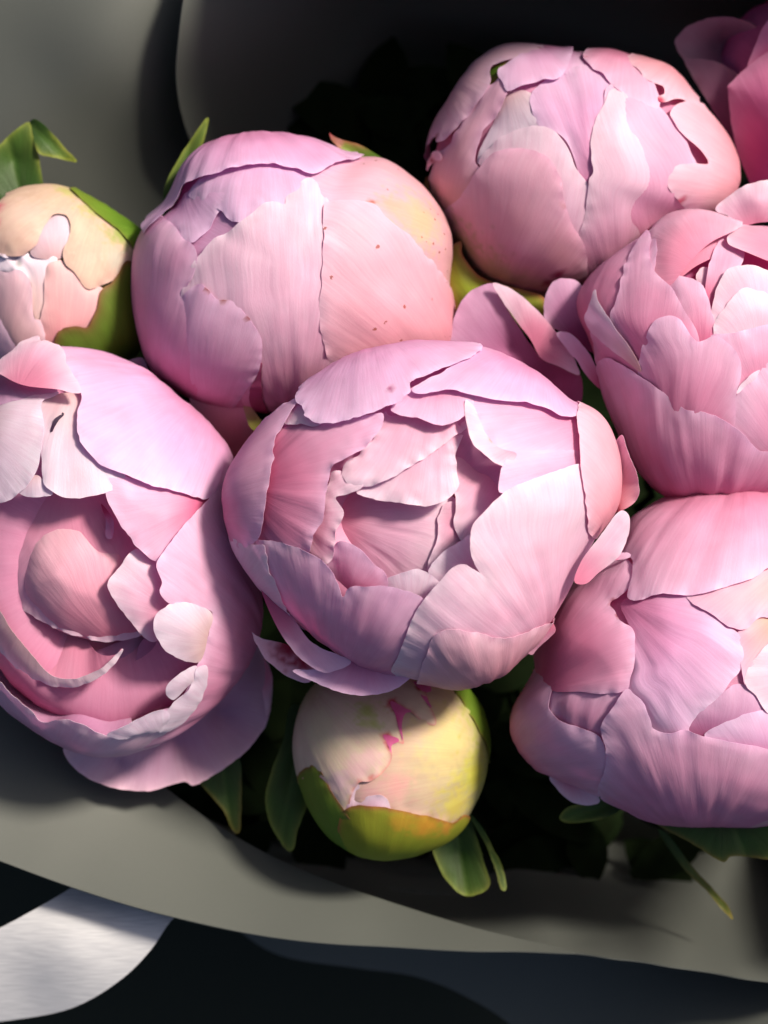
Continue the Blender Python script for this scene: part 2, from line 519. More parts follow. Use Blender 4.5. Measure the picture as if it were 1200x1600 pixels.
        if rib:
            wr = (0.5 * np.exp(-(perp / 3.0) ** 2))[:, None]
            colr = colr * (1 - wr) + (colr * 1.2 + 0.05 * np.array((0.8, 1.0, 0.3))) * wr
        for fx, fy, fr, *fc in flecks:
            q = ch(np.array([self.o[0] + fx * self.k]), np.array([self.o[1] + fy * self.k]), np.array([h]))[0]
            dd = np.linalg.norm(V - q, axis=1) / (fr * self.k)
            dd = dd * (1 + 0.5 * vnoise(V[:, 0] / 6, V[:, 1] / 6))
            ww = np.clip(1.3 - dd, 0, 1)[:, None]
            fcol = np.array(fc[0]) if fc else np.array((0.45, 0.02, 0.07))
            colr = colr * (1 - ww) + fcol * ww
        colr = np.clip(colr, 0.002, 0.9)
        col4 = np.concatenate([colr, np.ones((len(V), 1))], 1)
        vein = np.stack([u + sd * 11 % 900, dist, de], -1)
        # face outwards
        co = self.to_world(loc)
        if F:
            a0 = np.array([co[f[0]] for f in F]); a1 = np.array([co[f[1]] for f in F]); a2 = np.array([co[f[2]] for f in F])
            nrm = np.cross(a1 - a0, a2 - a0).sum(0)
            if nrm @ self.n < 0 and not keep_edge:
                F = [f[::-1] for f in F]
        if mat is None: mat = M_PETAL
        o = mesh_obj(name, co, F, mat, self.root, {'Col': ('FLOAT_COLOR', col4), 'vein': ('FLOAT_VECTOR', vein)},
                     thick * (0.35 + 0.65 * np.clip(de / 25, 0, 1)))
        if label: o['label'] = label
        return o

    def core(self, h=-16, cav=None, pal='pink', name='flower_heart', mat=None):
        """the packed inner petals that fill the head, as one closed body"""
        nt, npn = 48, 96
        th = np.linspace(0.0, 0.93 * math.pi, nt)
        ph = np.linspace(-math.pi, math.pi, npn, endpoint=False)
        T, Pp = np.meshgrid(th, ph, indexing='ij')
        uv = np.stack([T * np.cos(Pp), T * np.sin(Pp)], -1).reshape(-1, 2) * self.Rm
        hh = np.full(len(uv), float(h))
        for cv in (cav or []):
            q = self.to_chart(np.array([self.o[0] + cv[0] * self.k]), np.array([self.o[1] + cv[1] * self.k]), np.array([0.0]))[0]
            dd = np.hypot(*(uv - q).T) / (cv[3] * self.k)
            hh = hh - cv[2] * np.exp(-dd ** 4)
        hh = hh + 3 * fbm(uv[:, 0] / 25, uv[:, 1] / 25, 2)
        loc = self.from_chart(uv, hh)
        F = []
        for i in range(nt - 1):
            for j in range(npn):
                a = i * npn + j; b_ = i * npn + (j + 1) % npn
                F.append([a, b_, b_ + npn, a + npn])
        F.append([(nt - 1) * npn + j for j in range(npn)][::-1])
        b, m_, e = [np.array(c) for c in PAL[pal]]
        t = T.reshape(-1) / math.pi
        w = sstep(0.2, 0.7, t)[:, None]
        colr = m_ * (1 - w) + b * w
        col4 = np.concatenate([colr, np.ones((len(uv), 1))], 1)
        vein = np.stack([Pp.reshape(-1) * 150, T.reshape(-1) * 150, hh], -1)
        return mesh_obj(name, self.to_world(loc), [f[::-1] for f in F] if False else F, mat or M_PETAL, self.root,
                        {'Col': ('FLOAT_COLOR', col4), 'vein': ('FLOAT_VECTOR', vein)})

    def stem(self, foot=(640, 900), zf=-930, rad=11):
        a = np.array([0, 0, -self.c * 0.85])
        fx = unproject(np.array(float(foot[0])), np.array(float(foot[1])), zf) - self.origin
        a = self.to_world(a[None])[0]
        N = 16; M = 10
        co = []; F = []
        for i in range(N):
            t = i / (N - 1)
            p = a * (1 - t) + fx * t + np.array([0, 0, -0.012 * math.sin(t * math.pi)])
            for j in range(M):
                q = 2 * math.pi * j / M
                r = rad * S * (1.15 - 0.25 * t)
                co.append(p + np.array([math.cos(q) * r, math.sin(q) * r, 0]))
        for i in range(N - 1):
            for j in range(M):
                F.append([i * M + j, i * M + (j + 1) % M, (i + 1) * M + (j + 1) % M, (i + 1) * M + j])
        col4 = np.tile(np.array([0.06, 0.11, 0.02, 1.0]), (len(co), 1))
        vein = np.array(co) * 4000
        return mesh_obj('stem', np.array(co), F, M_LEAF, self.root, {'Col': ('FLOAT_COLOR', col4), 'vein': ('FLOAT_VECTOR', vein)})

    def leaf(self, pts, h=0.0, base=None, pal='leaf', name='leaf', **kw):
        kw.setdefault('edge', 5.0); kw.setdefault('jag', 0.6); kw.setdefault('ruff', 0.5); kw.setdefault('puff', 3.0)
        kw.setdefault('mat', M_LEAF); kw.setdefault('flat', True); kw.setdefault('thick', 0.0005); kw.setdefault('edgew', 0.8); kw.setdefault('rib', 6.0); kw.setdefault('grid', 5.0)
        return self.petal(pts, h=h, base=base, pal=pal, name=name, **kw)


def sheet(name, pts, label, cat, mat, inner='', grid=9.0, thick=0.0004, kind=None, wrinkle=2.0, smooth=True):
    """a sheet of paper or ribbon through points given as photo pixel + height"""
    P = parse(pts)
    w = unproject(P[:, 0], P[:, 1], P[:, 2]) / S
    C = w[:, :2]; hv = P[:, 2]; ctrl = C
    if inner:
        I = parse(inner); wi = unproject(I[:, 0], I[:, 1], I[:, 2]) / S
        ctrl = np.vstack([C, wi[:, :2]]); hv = np.concatenate([hv, I[:, 2]])
    O, _ = catmull(C, grid * 0.5)
    lo = O.min(0); hi = O.max(0)
    G = np.stack(np.meshgrid(np.arange(lo[0], hi[0], grid), np.arange(lo[1], hi[1], grid * 0.866)), -1)
    G[1::2, :, 0] += grid / 2
    G = G.reshape(-1, 2); G = G[inside_poly(O, G)]; G = G[edge_dist(O, G) > grid * 0.5]
    V = np.vstack([O, G])
    res = delaunay_2d_cdt([Vector((float(a), float(b))) for a, b in V], [], [list(range(len(O)))], 1, 1e-4)
    V = np.array([tuple(v) for v in res[0]]); F = [list(f) for f in res[2]]
    z = rbf(ctrl, hv, V, True) + wrinkle * fbm(V[:, 0] / 160, V[:, 1] / 160, 2)
    co = np.stack([V[:, 0], V[:, 1], z], -1) * S
    org = co.mean(0)
    Fn = np.cross(co[F[0][1]] - co[F[0][0]], co[F[0][2]] - co[F[0][0]])
    if Fn[2] < 0: F = [f[::-1] for f in F]
    o = mesh_obj(name, co - org, F, mat, None, None, np.full(len(co), thick))
    o.location = org
    tag(o, label, cat, None, kind)
    return o

# ------------------------------------------------------------------ setting
gm = [(-3, -3, -0.23), (3, -3, -0.23), (3, 3, -0.23), (-3, 3, -0.23)]
ground = mesh_obj('table_top', gm, [[0, 1, 2, 3]], M_GROUND)
ground['kind'] = 'structure'

sheet('wrapping_paper', "-160,-140,-330 140,-140,-325 330,-120,-340 420,100,-540 400,330,-800 300,560,-880 40,640,-760 -160,560,-520 -160,200,-380",
      'flat grey-green paper sheet at the back, behind the small bud and its folded leaf', 'wrapping paper', M_PAPER,
      inner="60,100,-340 200,120,-352 100,300,-460 250,300,-600")
sheet('wrapping_paper', "330,-160,-240 296,-40,-245 280,50,-265 276,130,-345 292,205,-440 330,280,-580 400,420,-860 700,560,-1080 1000,560,-1080 1250,500,-980 1450,420,-500 1560,100,-60 1500,-200,60 1000,-260,190 600,-240,90 440,-220,-110",  # unseen top and right rim raised to keep sun off the inside
      'large curled paper sheet with rounded edge rising behind the flowers', 'wrapping paper', M_PAPER,
      inner="400,50,-410 400,170,-560 500,50,-550 500,200,-760 600,-40,-500 600,120,-820 560,320,-980 900,-60,-380 900,120,-880 1000,300,-1060 1250,200,-900 1350,-60,-260")
sheet('wrapping_paper', "-140,1290,-190 0,1345,-190 130,1392,-185 260,1430,-180 400,1460,-178 600,1478,-180 760,1486,-184 900,1488,-190 800,1464,-240 600,1406,-300 420,1335,-330 300,1262,-335 150,1140,-322 0,1020,-318 -140,940,-318",
      'pale grey paper band sweeping below the flowers in front', 'wrapping paper', M_PAPER,
      inner="100,1290,-240 300,1380,-240 550,1440,-225")
sheet('wrapping_paper', "850,1484,-225 920,1491,-208 990,1500,-208 1060,1511,-208 1130,1522,-208 1200,1533,-208 1270,1544,-208 1340,1555,-208 1440,1480,-60 1470,1360,90 1480,1200,140 1450,1080,60 1330,1000,-700 1200,1040,-1050 600,1050,-1050 250,1050,-1000 60,1150,-760 60,1280,-560 200,1370,-470 400,1430,-400 600,1464,-330 760,1480,-265",  # unseen right side raised to block the sun from this sheet
      'inner paper sheet dropping into shadow beneath the two lowest flowers', 'wrapping paper', M_PAPER,
      inner="850,1449,-300 850,1409,-450 850,1359,-640 850,1294,-830 950,1459,-300 950,1419,-450 950,1369,-640 950,1304,-830 1050,1475,-300 1050,1435,-450 1050,1385,-640 1050,1320,-830 1150,1490,-300 1150,1450,-450 1150,1400,-640 1150,1335,-830 1250,1506,-300 1250,1466,-450 1250,1416,-640 1250,1351,-830 700,1434,-420 700,1389,-580 700,1339,-760 700,1274,-920 550,1416,-420 550,1371,-580 550,1321,-760 550,1256,-920 400,1390,-420 400,1345,-580 400,1295,-760 400,1230,-920 250,1348,-420 250,1303,-580 250,1253,-760 250,1188,-920 700,1180,-1050 1320,1330,-620 1300,1200,-900 1390,1300,-250")
sheet('wrapping_paper', "330,1400,-600 372,1452,-620 430,1490,-610 560,1513,-600 650,1526,-590 720,1553,-570 800,1603,-540 850,1660,-510 1340,1680,-130 1340,1560,-250 900,1420,-500",
      'dim outer paper fold at the lower right under the other sheets', 'wrapping paper', M_PAPER)
sheet('ribbon', "110,1388,-270 200,1330,-300 320,1390,-300 268,1438,-260 235,1485,-255 190,1530,-262 110,1576,-290 0,1596,-320 -90,1600,-330 -90,1495,-270 0,1450,-258",
      'wide white satin ribbon lying under the paper at lower left', 'ribbon', M_RIBBON, inner="100,1480,-240 40,1540,-285 180,1440,-250", wrinkle=5.0, grid=10)

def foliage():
    """added leaves between the stems, coloured near-black as the shade inside the wrap"""
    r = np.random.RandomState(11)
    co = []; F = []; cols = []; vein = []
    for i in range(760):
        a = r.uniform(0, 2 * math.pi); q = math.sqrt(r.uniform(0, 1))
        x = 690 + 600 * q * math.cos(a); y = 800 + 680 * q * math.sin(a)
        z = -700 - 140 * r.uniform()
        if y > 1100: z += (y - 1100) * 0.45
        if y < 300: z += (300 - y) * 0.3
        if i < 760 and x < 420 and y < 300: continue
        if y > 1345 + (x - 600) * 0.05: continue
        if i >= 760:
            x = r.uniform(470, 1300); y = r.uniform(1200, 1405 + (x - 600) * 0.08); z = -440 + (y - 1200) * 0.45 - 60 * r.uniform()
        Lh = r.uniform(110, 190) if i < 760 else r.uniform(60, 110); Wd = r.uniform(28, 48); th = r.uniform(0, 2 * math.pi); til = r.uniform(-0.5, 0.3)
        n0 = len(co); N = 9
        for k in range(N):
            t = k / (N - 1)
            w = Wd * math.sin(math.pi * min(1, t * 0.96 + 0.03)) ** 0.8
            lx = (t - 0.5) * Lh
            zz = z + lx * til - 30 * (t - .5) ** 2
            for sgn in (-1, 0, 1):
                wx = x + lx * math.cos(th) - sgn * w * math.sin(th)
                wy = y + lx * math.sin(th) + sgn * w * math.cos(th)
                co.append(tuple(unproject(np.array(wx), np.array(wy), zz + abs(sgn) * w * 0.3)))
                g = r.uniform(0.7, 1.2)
                cols.append((0.006 * g, 0.011 * g, 0.004 * g, 1)); vein.append((sgn * 40, t * 150, i))  # near-black leaf colour stands in for shade in the gaps
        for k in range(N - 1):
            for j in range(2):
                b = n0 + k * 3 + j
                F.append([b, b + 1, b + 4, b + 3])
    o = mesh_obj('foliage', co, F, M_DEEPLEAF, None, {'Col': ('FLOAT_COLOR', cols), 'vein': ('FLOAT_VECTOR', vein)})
    tag(o, 'added leaves deep between the flower stems, coloured near-black as shade', 'foliage', None, 'stuff')
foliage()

GP = 'peonies of the bouquet'
# ================================================================== A : large round half-open head, upper left
A = Flower('peony', 'round closed pale pink peony with brown specks, above the cupped middle flower', 'flower', GP,
           (180, 160), 560 / 1200,
           "62,600 75,470 120,390 175,340 240,210 330,145 440,118 560,115 640,130 720,152 800,186 890,188 960,225 1040,290 1105,380 1130,470 1122,620 1122,800 1020,900 880,980 700,1030 510,1035 400,1020 250,985 130,900 80,760",
           (590, 570), 215, -215)
A.core(-14, pal='lilac'); A.stem()
A.petal("120,430 230,320 300,270 440,290 410,370 356,368 338,400 300,447 270,472 235,462 200,432", h=-9, base=(230, 230), pal='lilac')
A.petal("250,310 330,245 430,210 560,200 690,230 720,330 560,352 505,347 470,380 432,404 392,402 358,366 300,345", h=-7, base=(520, 60), pal='lilac', wrinkle=2.4)
A.petal("655,262 705,330 780,500 790,800 780,980 700,1120 500,1120 400,1010 330,800 235,660 262,560 300,500 350,452 400,427 450,390 505,345 545,342 568,350 575,315 610,285",
        h=-2, base=(600, 1150), pal='pale', wrinkle=2.6, g0=-0.2)
A.petal("140,372 175,392 210,422 235,462 268,478 284,520 268,585 240,640 330,700 420,800 450,900 430,1040 300,1090 130,1000 10,880 -40,620 10,450 80,395",
        h=1, base=(250, 1120), pal='pink', g0=-0.3)
A.petal("150,780,-9 200,690,-6 290,606 320,622 350,655 390,660 430,690 465,732 490,775 493,835 478,900 440,955 405,1010 330,1100 200,1060 100,940,-6",
        h=9, base=(330, 1120), pal='pink', g0=-0.3, flecks=[(320, 622, 10, (0.5, 0.16, 0.18)), (372, 658, 14, (0.5, 0.2, 0.22)), (455, 715, 8, (0.5, 0.16, 0.18))])
A.petal("655,250 690,222 740,203 800,180 890,168 980,205 1080,280 1160,380 1210,480 1200,640 1050,650 900,560 760,420 700,350",
        h=-4, base=(1200, 560), pal='peach', mat=M_SPECK, g1=0.5, flecks=[(1010, 400, 110, (0.80, 0.56, 0.40)), (920, 360, 60, (0.80, 0.52, 0.44)), (848, 342, 12, (0.50, 0.14, 0.08))])
A.petal("705,340 780,332 860,350 915,405,-1.5 1000,470,-2 1060,535,-2 1120,610,-2 1210,650 1220,850 1080,1000 900,1080 760,1040 712,860 690,785 678,680 688,560 694,450",
        h=8, base=(1150, 1000), pal='salmon', mat=M_SPECK, g0=-0.4)
A.petal("110,440 150,330 215,180 330,100 440,70 560,66 650,85 750,130 830,185 740,215 657,252 600,233 520,222 430,232 340,255 270,273 240,297 190,367",
        h=9, base=(450, 40), pal='lilac', curl=9, g0=-0.4, wrinkle=2.5)
A.petal("250,988 275,965 325,938 360,930 385,945 412,982 420,960 440,955 470,1040 500,1090,-40 430,1200,-70 310,1140,-60", flat=True, h=42, base=(400, 1220), pal='salmon', puff=4)
A.petal("420,960 436,950 450,1000 490,1060 520,1090 460,1090 430,1020", flat=True, h=54, base=(480, 1100), pal='cream', puff=2, jag=.5)
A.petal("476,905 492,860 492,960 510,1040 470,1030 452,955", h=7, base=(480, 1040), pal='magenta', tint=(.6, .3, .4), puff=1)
A.leaf("160,365 158,300 180,240 215,180 260,110 312,48 305,100 285,160 250,215 215,280 185,340 170,400", h=-60, base=(180, 420), name='leaf')
A.leaf("718,103 735,115 775,130 820,142 860,165 900,195 840,215 760,200 745,150 725,128", h=-20, base=(900, 220), pal='sepal',
       flecks=[(722, 106, 22, (0.32, 0.07, 0.07)), (750, 130, 24, (0.36, 0.16, 0.13))], wrinkle=3)

# ================================================================== C : open cupped head in the middle
C = Flower('peony', 'wide cupped pink peony at the centre, opening to a hollow ringed by ragged petals', 'flower', GP,
           (330, 520), 680 / 1200,
           "45,430 90,330 170,225 250,160 340,98 450,53 560,36 640,33 740,42 850,90 930,140 990,200 1050,215 1108,330 1110,470 1050,570 1000,660 930,790 850,880 760,945 690,965 560,950 440,930 330,870 230,790 130,680 60,570",
           (590, 500), 210, 0)
C.core(-26, cav=[(560, 540, 135, 260)], pal='pink'); C.stem()
C.petal("330,600 350,440 440,430 660,450 660,560 640,660 520,720 400,680", h=-74, base=(330, 500), pal='pale', g0=0.0, g1=.5, wrinkle=1.5)
C.petal("640,474 700,470 730,520 700,570 640,610 598,660 604,610 624,560", h=-66, base=(760, 500), pal='pale', wrinkle=1)
C.petal("655,300 690,250 730,380 810,370 820,450 770,520 715,600 680,560 672,480 668,400", h=-58, base=(800, 330), pal='pale', wrinkle=1.5)
C.petal("598,656 625,615 680,575 730,550 760,640 700,700 610,680", h=-46, base=(760, 720), pal='white')
C.petal("465,692 520,660 570,648 612,668 640,700 580,770 500,760", h=-36, base=(560, 820), pal='white')
C.petal("325,632 345,582 370,573 410,590 450,630 487,668 480,720 400,740 340,720", h=-32, base=(360, 760), pal='pink')
C.petal("430,300,10 640,230,10 700,250,10 672,340 678,400 678,425 655,455 600,478 520,470 440,456 408,440 420,390", h=-40, base=(620, 180), pal='pale', curl=6, ruff=2.6, wrinkle=2.4)
C.petal("440,240 520,225 600,232 710,225 704,265 650,308 560,370 480,415 400,427 368,384 420,335 460,285", h=-30, base=(620, 130), pal='pale', curl=7, ruff=2.6, wrinkle=2.4)
C.petal("500,225 560,160 650,150 720,180 698,238 640,266 570,247", h=-18, base=(640, 80), pal='pink', curl=5)
C.petal("700,180 860,190 1020,220 1040,370 920,345 830,337 770,312 735,255", h=-17, base=(1080, 250), pal='pink')
C.petal("788,440 792,385 818,342 900,330 1040,345 1040,400 880,440", h=-10, base=(1100, 340), pal='pink')
C.petal("698,196 715,205 740,262 780,318 832,338 800,374 760,352 720,318 702,272", h=-8, base=(870, 300), pal='pale', puff=4, flecks=[(770, 300, 10, (0.55, 0.3, 0.27)), (735, 240, 8, (0.55, 0.3, 0.27))])
C.petal("338,388 372,384 424,425 380,447 350,456 370,492 350,550 325,634 270,605 290,550 310,490 325,430", h=-28, base=(240, 500), pal='pale', ruff=2)
C.petal("160,280 330,245 420,240 478,232 462,290 400,345 342,380 330,430 322,500 292,560 275,608 200,600 120,580 130,430", h=-11, base=(110, 430), pal='pink', ruff=2, wrinkle=2.5, curl=4)
C.petal("100,575 150,570 210,580 275,603 325,635 352,682 370,722 385,698 430,692 500,695 560,710 590,735 570,820 560,980 440,1010 300,940 190,840 110,700",
        h=-2, base=(330, 1030), pal='pink', g0=-0.1, wrinkle=2.6)
C.petal("1010,368 1040,440 1070,560 1020,690 960,800 880,900 760,970 600,980 500,937 518,880 548,800 577,740 620,690 655,648 690,632 722,648 757,674 735,655 712,610 708,570 738,502 800,442 880,405 960,378",
        h=5, base=(930, 900), pal='pale', g0=-0.1, wrinkle=2.2)
C.petal("572,945 596,870 618,822 660,808 720,815 800,832 860,822 915,806 960,800 930,900 850,970 760,1020 660,1040 580,1000", h=20, base=(780, 1050), pal='salmon', wrinkle=2.4)
# guards
C.petal("30,430 60,360 150,250 250,180 210,230 110,345 70,440 50,520", h=2, base=(0, 480), pal='pink')
C.petal("205,250 245,190 310,255 292,264 260,258", h=0, base=(230, 150), pal='pale')
C.petal("250,188 212,245 187,290 181,360 166,440 152,540 122,580 60,590 10,500 20,400 80,310 170,220", h=10, base=(-40, 500), pal='pink', curl=4)
C.petal("40,560 120,582 160,585 165,640 200,720 250,820 282,892 260,900 160,860 80,760 30,650", h=9, base=(0, 760), pal='pale', curl=3)
C.petal("555,165 640,115 740,40 860,50 960,110 1030,190 1000,236 960,237 920,215 860,201 760,192 640,172 567,180", h=6, base=(900, 0), pal='lilac', curl=6)
C.petal("244,190 300,90 450,20 560,0 660,-5 745,40 720,72 640,110 552,152 548,180 500,212 400,250 330,262 290,255 258,210", h=13, base=(430, -40), pal='lilac', curl=8, jag=2.4, flecks=[(498, 168, 11, (0.42, 0.06, 0.22))])
C.petal("1000,242 1008,180 1020,132 1050,160 1085,215 1130,290 1150,470 1110,540 1040,562 1022,480 1005,360", h=14, base=(1160, 620), pal='salmon', curl=4)
C.petal("1112,310,-40 1128,282 1148,335 1176,420 1165,465 1128,490 1080,500,-60 1080,400,-60", flat=True, h=20, base=(1060, 520), pal='salmon')
C.petal("993,684 1008,632 1060,560 1118,490 1138,502 1137,560 1112,612 1055,660 1022,688", flat=True, h=95, base=(990, 690), pal='pale', curl=5)
C.petal("140,690 200,740 280,850 388,905 335,932 300,930 240,885 180,800", flat=True, h=40, base=(140, 720), pal='pink', inner="250,850,10")
C.petal("110,825 130,840 210,862 270,900 285,945 270,966 220,955 180,930 140,890", flat=True, h=-10, base=(230, 820), pal='salmon', flecks=[(215, 870, 34), (250, 905, 30)])
C.petal("226,930 290,925 400,900 520,925 552,942 500,985 400,996 300,968", flat=True, h=20, base=(420, 860), pal='lilac', curl=6)
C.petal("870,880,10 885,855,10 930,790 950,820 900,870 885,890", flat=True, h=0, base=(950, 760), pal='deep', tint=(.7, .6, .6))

# ================================================================== L : big loose head at the left edge
Lf = Flower('peony', 'loose open mauve-pink peony cut by the left edge, drooping one broad lower petal', 'flower', GP,
            (0, 520), 450 / 973,
            "-160,700 -120,300 0,130 140,60 300,66 450,115 600,225 720,335 785,430 800,560 850,760 878,930 855,1070 790,1180 640,1320 500,1392 400,1415 300,1412 200,1372 100,1312 -20,1200 -130,950",
            (370, 750), 200, -135)
Lf.core(-28, cav=[(300, 900, 110, 420)], pal='pink'); Lf.stem(foot=(560, 920))
Lf.petal("-120,960 0,1040 130,1120 300,1080 500,1030 470,1150 430,1350,50 370,1395,64 250,1400,70 110,1360,70 0,1290,70 -140,1200,70", h=-85, base=(200, 1000), pal='plumshade', wrinkle=2)  # shade on the cup floor is painted into this purple
Lf.petal("486,1030 660,1060 720,1110 660,1190 620,1310,40 420,1380,50 450,1170", h=-72, base=(560, 1000), pal='plumshade', wrinkle=2)
Lf.petal("-60,590 150,520 380,540 480,720 560,860 500,1000 200,1000 30,900 -60,840", h=-66, base=(250, 460), pal='pale', g0=-0.3)
Lf.petal("342,580 368,610 384,640 378,698 360,695 358,640", h=-50, base=(350, 580), pal='deep')
Lf.petal("48,830 70,740 100,670 160,620 220,607 285,625 350,690 420,720 470,800 540,900 540,1020 420,1057 280,1060 190,1032 110,962 60,900", h=-50, base=(430, 1090), pal='pale', puff=46, pw=110, g0=-0.2, edgew=0.1, wrinkle=0.3, tint=(1.0, 0.88, 0.86))
Lf.petal("-90,840,-60 0,850,-60 100,950,-60 300,1040,-52 414,1058,-12 400,1092 335,1156 240,1190 150,1172 60,1120 0,1060 -90,960", h=-36, base=(200, 900), pal='pale', edge=17, edgew=0.2, curl=8, cw=14, puff=2,
         inner="60,980,-44 180,1090,-36 300,1110,-26")
Lf.petal("-90,868 0,925 50,1000 120,1085 180,1150 240,1162 330,1132 416,1056 402,1092 335,1156 240,1194 150,1176 60,1124 0,1064 -90,980", h=-27, base=(150, 900), pal='white', ruff=2.5, puff=3)
Lf.petal("365,842 395,800 440,742 470,728 540,760 600,850 610,930 520,1040 430,962 380,892", h=-22, base=(640, 980), pal='pale', puff=12)
Lf.petal("-90,310 0,250 100,213 205,215 152,250 156,320 150,420 130,490 80,547 10,580 -90,560", h=-8, base=(-100, 300), pal='white', curl=4)
Lf.petal("140,260 200,215 290,225 300,300 330,380 360,440 420,490 365,550 280,568 200,556 160,522 150,450 142,330", h=-16, base=(260, 160), pal='white', curl=6, wrinkle=3)
Lf.petal("178,352 183,325 196,302 218,281 221,287 206,312 192,332 183,352", h=-9, base=(180, 350), pal='plumshade', tint=(.12, .12, .16), grid=4, jag=.3, puff=.5, wrinkle=0)  # near-black sliver painted as the shade in the slit
Lf.petal("70,545 130,488 165,522 185,550 120,560", h=-18, base=(130, 450), pal='white')
Lf.petal("355,548 363,505 390,485 450,500 580,520 720,540 680,640 580,720 528,772 450,712 390,622", h=-8, base=(720, 560), pal='pink', puff=10, edge=24)
Lf.petal("180,40 300,30 470,80 630,190 760,310 840,430 760,520 690,566 660,564 560,537 450,506 340,456 276,382 264,282 276,225 240,150", h=8, base=(760, 140), pal='lilac', curl=4, wrinkle=2.4, g0=-0.3)
Lf.petal("-10,130 55,65 130,22 146,40 150,36 212,66 235,130 278,224 200,208 100,195 30,165", h=22, base=(60, 240), pal='pale', curl=6, jag=2)
Lf.petal("-60,180 20,135 100,180 200,208 60,240 -60,260", h=0, base=(0, 120), pal='mauve')
Lf.petal("522,792 545,742 580,690 690,572 780,510 850,580 900,750 940,930 920,1080 830,1220 700,1350 540,1440 400,1450 362,1346 430,1312 545,1262 592,1240 655,1120 695,1000 708,942 640,920 560,906 534,872 541,842",
         h=6, base=(960, 1150), pal='pink', wrinkle=2.4, curl=3, g0=-0.2)
Lf.petal("513,992 528,942 588,907 650,914 712,950 700,1010 672,1105 620,1102 552,1062", h=16, base=(730, 1050), pal='white', puff=10)
Lf.petal("556,1200 570,1168 615,1135 660,1118 655,1160 620,1200 590,1232 565,1226", h=20, base=(680, 1200), pal='white', puff=8)
Lf.petal("530,1325 560,1270 640,1180 660,1122 692,1118 690,1180 650,1270 600,1318 545,1340", h=18, base=(740, 1250), pal='white', puff=4)
Lf.petal("-140,1060,-60 0,1100,-60 150,1220,-60 300,1240,-60 430,1262,-50 440,1340 367,1352 270,1310 200,1302 152,1314 80,1248 0,1174 -130,1128", h=2, base=(200, 1080), pal='plumshade', puff=1)
Lf.petal("-130,1120 0,1166 80,1240 152,1306 200,1294 270,1302 367,1346 430,1342 540,1318 560,1360 480,1420 400,1440 300,1436 190,1400 80,1340 -20,1270 -130,1220", h=9, base=(150, 1500), pal='pale', curl=3)
Lf.petal("362,1342 400,1320 545,1262 570,1290 540,1330 460,1352 400,1358", h=20, base=(560, 1380), pal='white', puff=3)
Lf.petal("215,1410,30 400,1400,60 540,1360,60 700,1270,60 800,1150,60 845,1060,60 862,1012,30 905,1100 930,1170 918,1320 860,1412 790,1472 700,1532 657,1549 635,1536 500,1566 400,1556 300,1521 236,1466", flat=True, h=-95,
         base=(560, 1180), pal='plumshade', edge=7, edgew=1.0, curl=9, cw=12, g1=1.0, inner="600,1400,-12 750,1300,-12 400,1460,-5")
Lf.petal("857,1012,10 875,1040 905,1110 932,1170 925,1250 912,1310 900,1240 885,1150 868,1090", flat=True, h=-86, base=(880, 1160), pal='pale', edgew=0.3)
Lf.leaf("680,1530 760,1440 820,1460 832,1580 830,1690 822,1728 806,1722 770,1650 720,1590", h=-150, base=(760, 1440), pal='leafd', edge=3)
Lf.petal("400,110,10 480,75 500,110 520,170 560,215 480,160", flat=True, h=-60, base=(430, 160), pal='mauve')

# ================================================================== T : closed head, upper right
T = Flower('peony', 'half-closed pink peony at upper right with hooked outer petals and green at its base', 'flower', GP,
           (640, 50), 520 / 1200,
           "55,540 65,420 100,330 150,250 200,170 250,110 330,65 440,55 550,62 680,70 800,98 920,142 1005,230 1085,330 1150,450 1155,560 1105,640 1000,690 880,790 700,890 500,945 400,930 280,880 190,780 110,660",
           (600, 500), 205, -285)
T.core(-12, pal='pink'); T.stem(foot=(700, 860))
T.petal("280,390 350,230 450,235 480,345 400,365 330,412 255,480", h=-12, base=(350, 150), pal='white')
T.petal("440,230 500,175 590,140 650,132 740,205 760,300 720,420 700,560 640,640 600,480 560,392 500,352 463,340 444,290", h=-6, base=(700, 700), pal='lilac', wrinkle=3.5)
T.petal("540,60 610,70 640,140 555,160", h=-8, base=(580, 20), pal='lilac')
T.petal("290,140 330,110 370,120 350,180 270,220", h=-7, base=(300, 150), pal='sepal', mat=M_BUD)
T.petal("325,160 400,100 480,50 575,60 563,150 530,186 480,190 420,206 360,226 345,196", h=3, base=(420, 30), pal='lilac', curl=8)
T.petal("150,400 200,320 245,250 300,190 345,170 358,225 330,290 282,350 257,410 250,470 266,492 300,620 260,800 130,720 70,560 90,450", h=3, base=(200, 850), pal='peach', g0=-.1, flecks=[(100, 640, 110, (0.40, 0.42, 0.17)), (160, 740, 90, (0.44, 0.42, 0.20))])
T.petal("30,470 60,380 90,310 140,230 190,140 250,70 330,30 440,25 478,70 430,92 372,104 300,130 292,190 250,262 192,330 132,392 105,398 90,380", h=9, base=(60, 120), pal='peach', tint=(.95, 1.0, .98), flecks=[(98, 385, 20, (0.35, 0.05, 0.08)), (468, 66, 10, (0.45, 0.08, 0.15)), (390, 97, 9, (0.85, 0.78, 0.6))])
T.petal("60,470 95,430 125,450 120,466 90,465 60,500", h=10, base=(40, 480), pal='salmon', flecks=[(80, 462, 16)])
T.petal("258,472 300,412 380,362 460,345 520,360 570,420 602,492 645,555 680,700 600,930 480,900 400,600 300,500", h=-1, base=(520, 1000), pal='pale', g0=-.1)
T.petal("715,200 790,225 890,280 960,350 1020,470 1040,640 900,800 700,860 690,560 690,300", h=5, base=(900, 900), pal='pink')
